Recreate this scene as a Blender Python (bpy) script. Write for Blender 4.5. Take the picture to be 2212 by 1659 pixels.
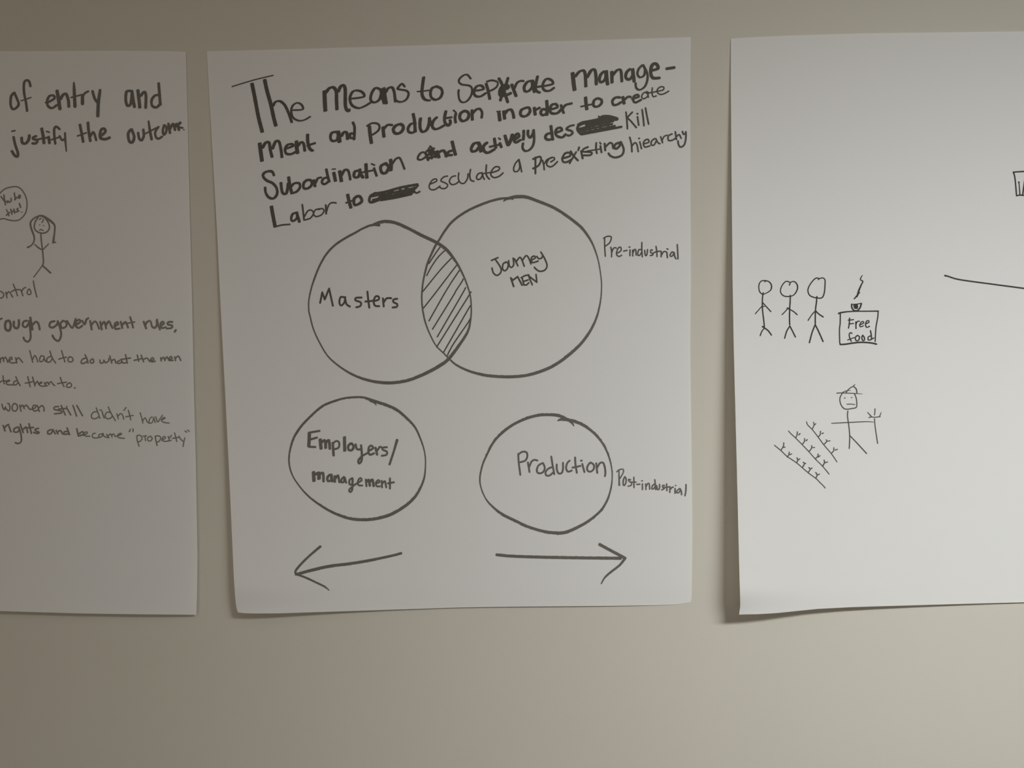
import bpy, math, random
from mathutils import Vector

# ------------------------------------------------------------------ camera, world, lights, exposure
scene = bpy.context.scene
for o in list(bpy.data.objects):
    bpy.data.objects.remove(o, do_unlink=True)

IMG_W, IMG_H = 2212, 1659
K = 0.000628                 # metres on the wall per photo pixel (a flip chart sheet is about 0.64 m wide)
CAM_D = 1.06                 # camera to wall
EYE = 1.50                   # camera height above the floor

cam_data = bpy.data.cameras.new('camera')
cam = bpy.data.objects.new('camera', cam_data)
scene.collection.objects.link(cam)
cam.location = (0, -CAM_D, EYE)
cam.rotation_euler = (math.radians(90), 0, 0)
cam_data.sensor_width = 36.0
cam_data.lens = 36.0 * CAM_D / (K * IMG_W)
cam_data.clip_start = 0.02
scene.camera = cam

world = bpy.data.worlds.new('world')
scene.world = world
world.use_nodes = True
world.node_tree.nodes['Background'].inputs[0].default_value = (0.9, 0.95, 1.0, 1)
world.node_tree.nodes['Background'].inputs[1].default_value = 0.0

def area_lamp(name, loc, sx, sy, power, col):
    d = bpy.data.lights.new(name, 'AREA')
    d.shape = 'RECTANGLE'; d.size = sx; d.size_y = sy
    d.energy = power; d.color = col
    o = bpy.data.objects.new(name, d)
    scene.collection.objects.link(o)
    o.location = loc
    return o

# a row of five aimed reflector spots on the ceiling, right of the sheets; their beam fades as a power of the cosine
AIM = Vector((0.80, 0.0, EYE - 0.35))
BEAM = 16.0
SPOT_W, SPOT_COL = 55.4, (0.968, 1.0, 1.0)
SPOT_C, SPOT_GAP = Vector((1.5, -1.8, 2.48)), 0.30
for k in range(5):
    d = bpy.data.lights.new('track_spot', 'SPOT')
    d.energy = SPOT_W; d.color = SPOT_COL
    d.spot_size = math.radians(150); d.spot_blend = 1.0; d.shadow_soft_size = 0.15
    d.use_nodes = True
    nt = d.node_tree
    em = nt.nodes['Emission']
    tc = nt.nodes.new('ShaderNodeTexCoord')
    sp = nt.nodes.new('ShaderNodeSeparateXYZ')
    ab = nt.nodes.new('ShaderNodeMath'); ab.operation = 'ABSOLUTE'
    pw = nt.nodes.new('ShaderNodeMath'); pw.operation = 'POWER'; pw.inputs[1].default_value = BEAM
    nt.links.new(tc.outputs['Normal'], sp.inputs[0])
    nt.links.new(sp.outputs['Z'], ab.inputs[0])
    nt.links.new(ab.outputs[0], pw.inputs[0])
    nt.links.new(pw.outputs[0], em.inputs['Strength'])
    o = bpy.data.objects.new('track_spot', d)
    scene.collection.objects.link(o)
    o.location = SPOT_C + Vector(((k - 2)*SPOT_GAP, 0, 0))
    o.rotation_euler = (AIM - SPOT_C).to_track_quat('-Z', 'Y').to_euler()
# added warm fill under the ceiling for ambient light, not a known fixture
FILL = area_lamp('ceiling_fill', (-0.6, -1.4, 2.52), 2.4, 1.2, 3.73, (1.0, 0.88, 0.77))

# added fill behind the camera, no window there; lightens shadows below the sheets
REAR_FILL = area_lamp('rear_fill', (-0.8, -4.55, 1.35), 2.6, 1.5, 15.8, (1.0, 0.892, 0.797))
REAR_FILL.rotation_euler = (math.radians(90), 0, 0)

scene.view_settings.view_transform = 'Standard'
scene.view_settings.look = 'None'
scene.view_settings.exposure = 0.0
scene.view_settings.gamma = 1.0
scene.view_settings.use_curve_mapping = False

# ------------------------------------------------------------------ materials
def new_mat(name):
    m = bpy.data.materials.new(name); m.use_nodes = True
    nt = m.node_tree
    return m, nt, nt.nodes['Principled BSDF']

def mottled(name, c1, c2, scale, rough, bump=0.0, bump_scale=300.0, spec=0.2, detail=3.0):
    m, nt, b = new_mat(name)
    tc = nt.nodes.new('ShaderNodeTexCoord')
    nz = nt.nodes.new('ShaderNodeTexNoise'); nz.inputs['Scale'].default_value = scale
    nz.inputs['Detail'].default_value = detail
    nt.links.new(tc.outputs['Object'], nz.inputs['Vector'])
    mx = nt.nodes.new('ShaderNodeMix'); mx.data_type = 'RGBA'
    mx.inputs[6].default_value = (*c1, 1); mx.inputs[7].default_value = (*c2, 1)
    nt.links.new(nz.outputs['Fac'], mx.inputs[0])
    nt.links.new(mx.outputs[2], b.inputs['Base Color'])
    b.inputs['Roughness'].default_value = rough
    b.inputs['Specular IOR Level'].default_value = spec
    if bump:
        n2 = nt.nodes.new('ShaderNodeTexNoise'); n2.inputs['Scale'].default_value = bump_scale
        n2.inputs['Detail'].default_value = 2.0
        nt.links.new(tc.outputs['Object'], n2.inputs['Vector'])
        bp = nt.nodes.new('ShaderNodeBump'); bp.inputs['Strength'].default_value = bump
        bp.inputs['Distance'].default_value = 0.0006
        nt.links.new(n2.outputs['Fac'], bp.inputs['Height'])
        nt.links.new(bp.outputs['Normal'], b.inputs['Normal'])
    return m

M_WALL = mottled('painted_wall', (0.650, 0.622, 0.540), (0.680, 0.650, 0.572), 5.0, 0.75, 0.12, 260.0, 0.15)
M_CEIL = mottled('ceiling_tile', (0.74, 0.73, 0.70), (0.80, 0.79, 0.76), 8.0, 0.9, 0.2, 120.0, 0.1)
M_FLOOR = mottled('floor_carpet', (0.36, 0.34, 0.31), (0.44, 0.42, 0.38), 60.0, 0.95, 0.3, 500.0, 0.05)
M_PAPER = mottled('chart_paper', (0.930, 0.930, 0.915), (0.952, 0.945, 0.932), 12.0, 0.7, 0.05, 90.0, 0.2)
_nt = M_PAPER.node_tree                        # thin paper lets some light through to the wall behind it
_b, _out = _nt.nodes['Principled BSDF'], _nt.nodes['Material Output']
_tr = _nt.nodes.new('ShaderNodeBsdfTranslucent'); _tr.inputs['Color'].default_value = (0.86, 0.84, 0.78, 1)
_mx = _nt.nodes.new('ShaderNodeMixShader'); _mx.inputs[0].default_value = 0.16
_nt.links.new(_b.outputs[0], _mx.inputs[1]); _nt.links.new(_tr.outputs[0], _mx.inputs[2])
_nt.links.new(_mx.outputs[0], _out.inputs['Surface'])
M_FRESH = mottled('black_marker_ink', (0.030, 0.029, 0.028), (0.050, 0.048, 0.045), 90.0, 0.6, 0, 1, 0.2)
M_INK = mottled('dark_marker_ink', (0.084, 0.079, 0.064), (0.120, 0.113, 0.094), 110.0, 0.6, 0, 1, 0.2)
M_FAINT = mottled('faint_marker_ink', (0.210, 0.195, 0.165), (0.270, 0.252, 0.218), 110.0, 0.6, 0, 1, 0.2)
M_SOFT = mottled('worn_marker_ink', (0.135, 0.128, 0.110), (0.185, 0.175, 0.152), 110.0, 0.6, 0, 1, 0.2)

# ------------------------------------------------------------------ mesh helpers
def link_mesh(name, verts, faces, mat, parent=None, loc=(0, 0, 0), smooth=False):
    me = bpy.data.meshes.new(name)
    me.from_pydata(verts, [], faces)
    me.validate(); me.update()
    me.materials.append(mat)
    if smooth:
        for p in me.polygons: p.use_smooth = True
    o = bpy.data.objects.new(name, me)
    scene.collection.objects.link(o)
    o.location = loc
    if parent is not None: o.parent = parent
    return o

def slab(name, lo, hi, mat):
    (x0, y0, z0), (x1, y1, z1) = lo, hi
    v = [(x0,y0,z0),(x1,y0,z0),(x1,y1,z0),(x0,y1,z0),(x0,y0,z1),(x1,y0,z1),(x1,y1,z1),(x0,y1,z1)]
    f = [(0,3,2,1),(4,5,6,7),(0,1,5,4),(1,2,6,5),(2,3,7,6),(3,0,4,7)]
    o = link_mesh(name, v, f, mat)
    o['kind'] = 'structure'
    return o

# ------------------------------------------------------------------ the room
RX0, RX1, RY0, RZ1 = -3.2, 4.2, -4.6, 2.55
slab('wall_back', (RX0, 0, 0), (RX1, 0.12, RZ1), M_WALL)
slab('wall_left', (RX0-0.12, RY0, 0), (RX0, 0.12, RZ1), M_WALL)
slab('wall_right', (RX1, RY0, 0), (RX1+0.12, 0.12, RZ1), M_WALL)
slab('wall_front', (RX0-0.12, RY0-0.12, 0), (RX1+0.12, RY0, RZ1), M_WALL)
slab('floor', (RX0-0.12, RY0-0.12, -0.1), (RX1+0.12, 0.12, 0), M_FLOOR)
slab('ceiling', (RX0-0.12, RY0-0.12, RZ1), (RX1+0.12, 0.12, RZ1+0.1), M_CEIL)

# ------------------------------------------------------------------ positions on the wall
def on_wall(px, py, d):
    """world point at distance d in front of the wall, seen at (px, py) in the photograph"""
    s = K * (CAM_D - d) / CAM_D
    return Vector(((px - IMG_W/2) * s, -d, EYE - (py - IMG_H/2) * s))

def lerp_poly(pts, t, axis):
    """point of a polyline at fraction t measured along one axis"""
    a0, a1 = pts[0][axis], pts[-1][axis]
    a = a0 + (a1 - a0) * t
    for p, q in zip(pts, pts[1:]):
        if a <= q[axis] + 1e-9:
            f = (a - p[axis]) / max(1e-9, (q[axis] - p[axis]))
            f = max(0.0, f)
            return (p[0] + (q[0]-p[0])*f, p[1] + (q[1]-p[1])*f)
    return pts[-1]

def sstep(a, b, x):
    t = max(0.0, min(1.0, (x - a) / (b - a)))
    return t*t*(3 - 2*t)

# how far each sheet stands off the wall (metres)
def lift_middle(px, py):
    v = max(0.0, (py - 100) / 1225)
    u = max(0.0, px - (447 + (py - 111) * 0.0545))
    d = 0.0012 + 0.0022 * v
    d += 0.0200 * v**1.5 * math.exp(-(u / 190.0)**1.3)
    r = max(0.0, 1493 - px)
    d -= 0.0020 * v * math.exp(-r / 60.0)
    c = sstep(1262, 1326, py)                       # the lower border rolls back to the wall
    d -= c * (0.0040 * math.exp(-u / 120.0) + 0.0006 + 0.0008 * math.exp(-r / 80.0))
    d += 0.0006 * v * math.sin(px * 0.011 + 1.0) * math.sin(py * 0.006)
    return max(0.0008, d)

def lift_left(px, py):
    v = max(0.0, (py - 100) / 1225)
    d = 0.0012 + 0.0085 * v**1.4
    r = max(0.0, 425 - px)
    d -= 0.003 * v * math.exp(-r / 60.0)
    d += 0.0006 * v * math.sin(px * 0.012) * math.sin(py * 0.007)
    return max(0.0008, d)

def lift_right(px, py):
    v = max(0.0, (py - 80) / 1245)
    u = max(0.0, px - (1578 + max(0, py - 190) * 0.0176))
    d = 0.0012 + 0.0025 * v
    d += 0.0360 * v**1.15 * math.exp(-(u / 215.0)**1.25)
    c = sstep(1272, 1334, py)
    d -= c * 0.0080 * math.exp(-u / 110.0)
    d += 0.0005 * v * math.sin(px * 0.010 + 0.5) * math.sin(py * 0.006)
    return max(0.0008, d)

def sheet(name, left, right, top, bottom, lift, label, nu=130, nv=150):
    verts, faces = [], []
    c00, c10, c01, c11 = top[0], top[-1], bottom[0], bottom[-1]
    for j in range(nv + 1):
        t = j / nv
        L, R = lerp_poly(left, t, 1), lerp_poly(right, t, 1)
        for i in range(nu + 1):
            s = i / nu
            T, B = lerp_poly(top, s, 0), lerp_poly(bottom, s, 0)
            q = []
            for a in (0, 1):
                q.append((1-s)*L[a] + s*R[a] + (1-t)*T[a] + t*B[a]
                         - ((1-s)*(1-t)*c00[a] + s*(1-t)*c10[a] + (1-s)*t*c01[a] + s*t*c11[a]))
            verts.append(on_wall(q[0], q[1], lift(*q)))
    ctr = Vector((sum(v.x for v in verts), sum(v.y for v in verts), sum(v.z for v in verts))) / len(verts)
    ctr.y = -0.001
    verts = [v - ctr for v in verts]
    w = nu + 1
    for j in range(nv):
        for i in range(nu):
            a = j*w + i
            faces.append((a, a+w, a+w+1, a+1))
    o = link_mesh(name, verts, faces, M_PAPER, None, ctr, True)
    o['label'] = label; o['category'] = 'poster'
    o['group'] = 'handwritten flip chart sheets on the wall'
    return o

# ------------------------------------------------------------------ ink: strokes of a felt marker lying on a sheet
S4, S2, S24 = IMG_W/400, IMG_W/200, IMG_W/240
rng = random.Random(7)

def parse(data, crop, nib):
    """strokes split by ';' -> lists of (px, py, half long axis, half short axis) in photo pixels"""
    out = []
    ox, oy, sc = crop
    for st in data.split(';'):
        pts, straight, nb = [], False, nib
        for tk in st.split():
            if tk == '=': straight = True
            elif tk[0] == 'N':
                nib = nb = (float(tk[1:]), float(tk[1:]))
            elif tk[0] == 'n':
                p = [float(x) for x in tk[1:].split('/')]
                nb = (p[0], p[-1])
            elif tk[0] == '[':
                p = [float(x) for x in tk[1:-1].split(',')]
                ox, oy = p[0], p[1]; sc = p[2] if len(p) > 2 else sc
            else:
                p = [float(x) for x in tk.split(',')]
                a, b = nb
                if len(p) > 2: a = b = p[2]
                pts.append((ox + p[0]/sc, oy + p[1]/sc, a/sc/2, b/sc/2))
        if pts: out.append((pts, straight))
    return out

def smooth_curve(pts, straight):
    if len(pts) == 1:
        x, y, a, b = pts[0]
        pts = [pts[0], (x + 0.6, y + 0.1, a, b)]
    res = []
    n = len(pts)
    for i in range(n - 1):
        p0, p1, p2, p3 = pts[max(0, i-1)], pts[i], pts[i+1], pts[min(n-1, i+2)]
        L = math.hypot(p2[0]-p1[0], p2[1]-p1[1])
        m = 1 if (straight or n == 2) and L < 6 else max(2, int(L / 2.2))
        for k in range(m):
            t = k / m
            if straight or n == 2:
                q = [p1[c] + (p2[c]-p1[c])*t for c in range(4)]
            else:
                q = [0.5*((2*p1[c]) + (p2[c]-p0[c])*t + (2*p0[c]-5*p1[c]+4*p2[c]-p3[c])*t*t
                          + (3*p1[c]-p0[c]-3*p2[c]+p3[c])*t**3) for c in range(2)]
                q += [p1[c] + (p2[c]-p1[c])*t for c in (2, 3)]
            res.append(q)
    res.append(list(pts[-1]))
    return res

NIB_A = math.radians(15)
UX, UY = math.cos(NIB_A), -math.sin(NIB_A)
layer = [0]

def ink(name, parent, lift, crop, nib, data, mat=None, label=None, owner=None, rough=0.0):
    """one mesh of marker strokes, a part of the sheet `owner` (or sub-part of `parent`)"""
    sheet_o = owner or parent
    base = sheet_o.location
    layer[0] += 1
    off = 0.00012 + 0.000002 * (layer[0] % 30)
    V, F = [], []
    up = [off]                                   # later strokes lie on top of earlier ones
    def put(px, py):
        V.append(on_wall(px, py, lift(px, py) + up[0]) - base)
        return len(V) - 1
    def half(nx, ny, a, b):
        if a == b: return a
        return (abs(a*(nx*UX + ny*UY))**1.4 + abs(b*(-nx*UY + ny*UX))**1.4)**(1/1.4)
    def stamp(x, y, a, b):
        up[0] += 2e-6
        c = put(x, y); ring = []
        e = 1.0 if a == b else 2/3.5             # a chisel nib is nearly rectangular
        for k in range(20):
            th = 2*math.pi*k/20
            cs, sn = math.cos(th), math.sin(th)
            ex, ey = a*math.copysign(abs(cs)**e, cs), b*math.copysign(abs(sn)**e, sn)
            ring.append(put(x + ex*UX - ey*UY, y + ex*UY + ey*UX))
        for k in range(20): F.append((c, ring[k], ring[(k+1) % 20]))
    for pts, straight in parse(data, crop, nib):
        cv = smooth_curve(pts, straight)
        prev = None
        n = len(cv)
        up[0] += 2e-6
        for i, (x, y, a, b) in enumerate(cv):
            p, q = cv[max(0, i-1)], cv[min(n-1, i+1)]
            tx, ty = q[0]-p[0], q[1]-p[1]
            L = math.hypot(tx, ty) or 1.0
            nx, ny = -ty/L, tx/L
            h = half(nx, ny, a, b)
            j1 = 1 + rng.uniform(-1, 1)*0.04; j2 = 1 + rng.uniform(-1, 1)*(0.04 + rough)
            row = (put(x + nx*h*j1, y + ny*h*j1), put(x - nx*h*j2, y - ny*h*j2))
            if prev: F.append((prev[0], prev[1], row[1], row[0]))
            prev = row
            up[0] += 2.5e-7
        stamp(*cv[0]); stamp(*cv[-1])
        for i in range(1, len(pts)-1):
            (x0, y0), (x1, y1), (x2, y2) = pts[i-1][:2], pts[i][:2], pts[i+1][:2]
            t = (math.atan2(y2-y1, x2-x1) - math.atan2(y1-y0, x1-x0) + math.pi) % (2*math.pi) - math.pi
            if abs(t) < (0.3 if straight else 1.0): continue
            stamp(*[c*(1 if k < 2 else 0.97) for k, c in enumerate(pts[i])])
    o = link_mesh(name, V, F, mat or M_INK, parent)
    if label: o['label'] = label
    return o

def words(fn, name, crop, nib, texts, data, mat=None, parent=None):
    """a written line: every word is a mesh of its own"""
    state = [crop, nib]
    for txt, chunk in zip(texts, data.split('|')):
        fn(name, state[0], state[1], chunk, mat, 'word reading ' + txt, parent)
        for tk in chunk.split():
            if tk[0] == '[':
                p = [float(x) for x in tk[1:-1].split(',')]
                state[0] = (p[0], p[1], p[2] if len(p) > 2 else state[0][2])
            elif tk[0] == 'N':
                state[1] = (float(tk[1:]), float(tk[1:]))

# ================================================================== middle sheet
MID = sheet('flip_chart_sheet',
    [(447,111),(452,206),(469,500),(476,650),(486.5,850),(494,1000),(503,1200),(505.5,1255),(508,1290),(510.5,1312),(514,1323)],
    [(1492.5,80),(1491,190),(1491.5,400),(1492.5,600),(1491,750),(1494,1000),(1495.5,1150),(1495,1200),(1494,1290),(1491.5,1301)],
    [(447,111),(580,107.6),(1000,95),(1430,82.2),(1492.5,80)],
    [(514,1323),(530,1324.6),(551,1325.2),(600,1325),(800,1318.5),(1000,1312),(1100,1310.6),(1300,1309),(1420,1307.4),(1465,1305.5),(1491.5,1301)],
    lift_middle,
    'white chart sheet in the middle with overlapping Masters and Journey MEN circles and two arrows')
A, B, C, D = (480,120,S4), (860,120,S4), (1100,100,S4), (540,280,S4)
def mid(name, crop, nib, data, mat=None, label=None, parent=None, rough=0.0):
    return ink(name, parent or MID, lift_middle, crop, nib, data, mat, label, MID, rough)

words(mid, 'handwritten_word', A, (38,24), ['The', 'means', 'to', 'Seperate', 'manage-'], '''
 n15 118,371 210,342 400,286 608,237 ; n46/20 355,335 385,480 430,720 478,912 ;
 n46/20 507,290 535,420 580,580 610,720 640,838 ; n34/22 608,600 635,555 690,545 745,590 790,680 830,795 ;
 n28/18 850,652 962,642 945,585 890,566 838,605 825,680 850,745 915,778 985,768 1048,731
 |n50/22 1222,425 1225,540 1232,660 ; n42/28 1240,440 1280,390 1330,382 1362,430 1366,540 1370,640 ;
 n42/28 1385,430 1415,370 1445,355 1468,390 1470,500 1472,600 1488,650 1512,662 1514,648 ;
 n34/22 1545,515 1692,490 1665,432 1590,418 1545,450 1525,520 1550,592 1625,628 1700,605 1772,562 ;
 n34/24 1880,400 1830,388 1790,440 1772,510 1787,550 1830,558 1880,520 1902,440 1893,405 ; n42/26 1895,405 1910,480 1935,568 ;
 n40/24 1932,390 1945,480 1960,570 ; n36/24 1950,440 1985,390 2030,382 2055,440 2068,548 ;
 [860,120] n28/20 78,370 45,337 5,375 -8,398 40,408 100,420 125,455 105,515 55,550 0,550 -35,525
 |n40/20 305,260 295,330 285,420 290,480 320,525 375,537 ; n18 230,430 300,425 370,415 ;
 n34/26 460,367 405,392 386,450 400,505 450,528 505,500 528,440 510,392 465,372
 |n26/20 866,275 830,232 790,232 740,270 725,310 760,345 850,360 883,400 870,480 820,545 765,558 730,520 720,440 725,412 ;
 n34/24 920,420 1018,402 1000,362 950,362 915,400 905,450 930,485 985,488 1045,450 ;
 n38/22 1052,338 1075,420 1095,518 ; n24 1060,312 1120,296 1188,318 1180,370 1130,408 1092,422 ;
 n38 1205,278 1235,330 1268,430 1308,552 ; n36 1312,272 1290,340 1250,440 1222,532 ;
 n34 1210,440 1228,385 1290,350 1322,375 1290,398 1240,410 1212,445 1222,480 1290,472 1345,450 ;
 n40 1230,400 1285,380 ; n36 1235,470 1260,440 ;
 n40/26 1358,348 1385,420 1408,482 ; n30/24 1390,390 1420,327 1465,302 1496,305 ;
 n36/26 1590,302 1545,315 1507,370 1512,420 1550,428 1600,380 1602,310 ; n38 1610,305 1620,370 1625,430 ;
 n34/24 1665,250 1650,320 1640,390 1660,428 1690,442 ; n26 1600,385 1720,365 ;
 n32/24 1740,365 1848,337 1830,292 1775,278 1737,320 1727,380 1755,418 1810,420 1860,387
 |[1100,100] n50/24 757,320 767,420 780,522 ; n40/26 790,360 840,302 890,292 908,340 915,478 ; n40/28 930,370 980,288 1020,283 1035,350 1040,452 ;
 n36/28 1130,302 1092,340 1077,400 1100,430 1148,390 1155,305 ; n44/30 1160,300 1165,380 1175,452 ;
 n42/24 1225,305 1228,432 ; n36/26 1237,345 1290,285 1330,285 1340,340 1345,418 ;
 n36/28 1440,274 1402,312 1392,370 1430,398 1473,350 1472,285 ; n40/28 1476,275 1485,350 1492,418 ;
 n28/22 1590,225 1547,270 1532,330 1560,370 1608,350 1622,280 1600,228 ; n28/20 1602,225 1648,320 1650,400 1620,480 1560,520 1517,497 1510,440 ;
 n40/32 1692,292 1775,265 1768,222 1730,207 1697,250 1692,330 1720,378 1790,378 ; n38/34 1885,267 1968,254''', None, None)

words(mid, 'handwritten_word', A, (36,26), ['ment', 'and', 'production', 'in', 'order', 'to', 'create'], '''
 n48/22 447,1050 460,1150 475,1258 ; n38/28 482,1100 520,1040 560,1043 575,1130 595,1208 ; n36/26 602,1110 640,1025 680,1033 703,1130 713,1212 ;
 n32/26 765,1112 848,1078 830,1057 780,1068 752,1112 762,1168 820,1178 878,1150 ;
 n46/28 887,1028 890,1100 900,1162 ; n36/26 905,1080 940,1036 972,1052 986,1135 ;
 n40/26 1020,946 1022,1030 1045,1110 1078,1136 ; n30/26 1020,1075 1106,1047
 |n34/28 1375,912 1312,922 1292,975 1312,1018 1370,1008 1388,935 ; n52/36 1385,915 1395,970 1400,1026 ; n40/28 1425,960 1452,918 1487,922 1497,995 ;
 n34/24 1562,800 1580,850 1580,920 1575,1000 ; n32/26 1570,935 1532,932 1527,980 1568,985
 |n44/24 1758,850 1765,930 1782,1044 ; n26/22 1732,840 1790,808 1850,812 1878,840 1868,890 1820,932 1790,948 ;
 n42/26 1922,858 1925,910 1932,968 ; n30/26 1935,872 1975,830 2028,830 ;
 n38/30 2110,822 2067,842 2043,885 2062,926 2110,930 2157,890 2162,842 2130,818 ;
 [860,120] n40/22 180,698 195,780 205,910 ; n34/26 205,808 152,818 118,870 128,912 175,922 208,890 ;
 n38/26 268,752 260,810 267,880 295,912 340,888 368,820 374,748 ; n34/26 376,750 390,830 ; n36/26 460,740 422,780 407,840 432,876 480,872 560,828 ;
 n36/28 570,668 555,740 560,800 600,836 626,800 620,775 ; n26 548,752 638,737 ;
 n34/24 690,695 680,740 687,798 ; n22 662,655 690,678 ;
 n36/28 790,662 747,690 737,745 770,782 828,758 846,700 820,667 785,662 ;
 n36/26 882,655 885,720 887,765 ; n30/26 892,690 930,647 975,637 1003,680 997,740
 |n18 1180,670 1220,665 ; n44/30 1205,690 1215,772 ; n42/28 1262,668 1272,752 ; n38/28 1278,692 1310,654 1350,648 1373,690 1382,742
 |n36/28 1520,627 1472,652 1462,705 1500,728 1550,708 1577,660 1558,622 1515,627 ;
 n40/28 1627,626 1637,704 ; n30 1640,650 1690,625 ; n40/26 1775,543 1780,620 1777,708 ; n34/28 1770,647 1722,642 1703,690 1732,712 1775,690 ;
 n34/28 1840,640 1902,617 1888,582 1840,587 1812,640 1832,688 1900,688 1950,640 ;
 n34/28 1947,596 1960,640 1977,682 ; n32/28 1960,640 2000,592 2070,572
 |[1100,100] n42/24 912,612 917,680 927,752 ; n22 858,720 1000,690 ; n34/26 1050,622 1012,650 1007,708 1050,722 1098,688 1103,642 1062,622
 |n32/28 1320,612 1270,612 1233,650 1243,698 1285,698 1333,670 ; n40/28 1357,608 1372,682 ; n30/26 1375,640 1420,602 1450,607 ;
 n28/26 1470,630 1548,602 1530,578 1487,602 1482,650 1510,672 1573,640 ;
 n18 1650,542 1602,560 1582,600 1602,628 1650,600 1660,550 ; n18 1655,560 1662,608 ; n18 1710,497 1705,550 1720,602 1756,592 ; n17 1640,562 1760,541 ;
 n18 1760,540 1840,520 1845,487 1800,487 1765,530 1790,570 1840,570 1905,536''', None, None)

words(mid, 'handwritten_word', D, (36,26), ['Subordination', 'aand', 'actively', 'des', 'Kill'], '''
 n32/28 285,543 265,503 215,498 167,520 157,560 200,608 270,640 318,700 323,770 280,822 222,808 187,750 181,695 ;
 n36/26 370,638 375,700 392,758 430,766 448,710 455,645 ; n40/26 462,572 475,660 500,760 ; n30/26 492,680 530,642 588,642 597,690 560,738 512,758 ;
 n32/28 680,602 642,640 642,698 690,702 737,660 728,607 685,602 ; n36/26 762,606 777,675 ; n28/24 782,640 810,583 848,572 ;
 n34/24 912,476 930,560 947,620 ; n28/26 935,572 882,582 858,630 890,652 938,620 ; n42/28 1002,518 1020,608 ; n16 982,473 1020,470 ;
 n44/26 1072,498 1092,614 ; n32/26 1092,550 1130,484 1170,487 1188,540 1197,594 ; n34/28 1290,492 1252,502 1243,560 1290,567 1318,500 ; n40/28 1312,478 1322,530 1350,570 ;
 n42/24 1385,413 1390,500 1397,574 ; n22 1345,510 1468,486 ; n32/22 1482,462 1495,500 1512,550 ; n20 1452,409 1488,424 ;
 n36/30 1610,407 1562,440 1572,508 1620,517 1657,450 1620,402 ; n44/28 1680,362 1685,420 1682,484 ; n26/22 1692,420 1740,352 1785,337 1815,390 1845,468
 |[860,120] n26/22 330,1162 282,1157 242,1200 237,1238 280,1243 330,1210 ; n22 385,1082 350,1140 ; n22 388,1087 420,1118 ; n26 340,1142 430,1110 ; n36 332,1175 358,1244 ;
 n34 400,1130 400,1225 ; n24 345,1190 440,1170 ; n30 352,1228 440,1203 ; n34 430,1150 448,1210 ; n30 370,1160 420,1140 ;
 n42/28 467,1146 487,1214 ; n38/28 482,1160 530,1134 558,1152 575,1204 ; n42/24 645,1028 665,1110 685,1184 ; n34/28 660,1132 602,1150 598,1188 640,1188
 |n36/30 960,1042 907,1052 873,1110 883,1143 930,1137 968,1090 ; n48/32 962,1046 985,1100 990,1142 ; n36/30 1060,1042 1022,1080 1028,1138 1070,1162 1148,1122 ;
 n38/26 1150,993 1160,1060 1167,1102 ; n26 1095,1090 1220,1062 ; n36/26 1217,1048 1232,1093 ; n22 1202,987 1220,1000 ;
 n40/28 1277,958 1295,1020 1315,1070 1345,1010 1363,946 ; n34/30 1400,1000 1447,962 1430,933 1397,960 1383,1010 1410,1037 1458,1010 ; n36/24 1500,898 1500,950 1495,1004 ;
 n34/26 1552,898 1552,950 1580,980 1612,930 1618,892 ; n30/22 1620,895 1625,1000 1608,1080 1560,1132 1512,1138 1487,1100 1492,1048
 |n38/24 1825,842 1835,920 1847,1004 ; n34/28 1840,927 1782,937 1758,980 1790,1006 1838,998 ;
 n30/28 1880,925 1957,892 1940,863 1900,872 1878,920 1900,962 1960,977 2000,942 ;
 [1100,100] n26/24 770,942 720,955 683,990 740,1010 758,1035 720,1067 695,1062
 |n22 1395,788 1405,880 1412,983 ; = n22 1470,788 1408,852 1450,890 1518,970 ; n22 1532,842 1547,942 ; n24 1530,805 ; n22 1588,758 1600,850 1610,948 ; n22 1628,738 1645,830 1665,928''', None, None)

mid('crossed_out_word', C, (30,30), '''
 n30 920,940 1100,914 1240,894 ; n34 870,912 1060,874 1112,840 1200,838 1285,862 ; n44 830,940 900,912 1100,885 1285,868 ; n22 1070,838 1085,870 ; n40 1110,850 1205,848 ;
 n34 860,925 820,960 820,1005 855,1045 ; n30 830,990 1000,946 1200,905 ; n26 845,1012 1000,978 1230,928 ; n24 870,1034 1000,1008 1262,950 ;
 n28 865,1052 1000,1026 1340,962 ; n34 960,950 965,1010 ; n34 1090,910 1090,970 ; n26 1185,890 1180,950 ; n30 890,1000 900,1040 ; n30 1010,960 1040,1000
''', M_INK, 'word scribbled out with thick black strokes before Kill')

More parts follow.
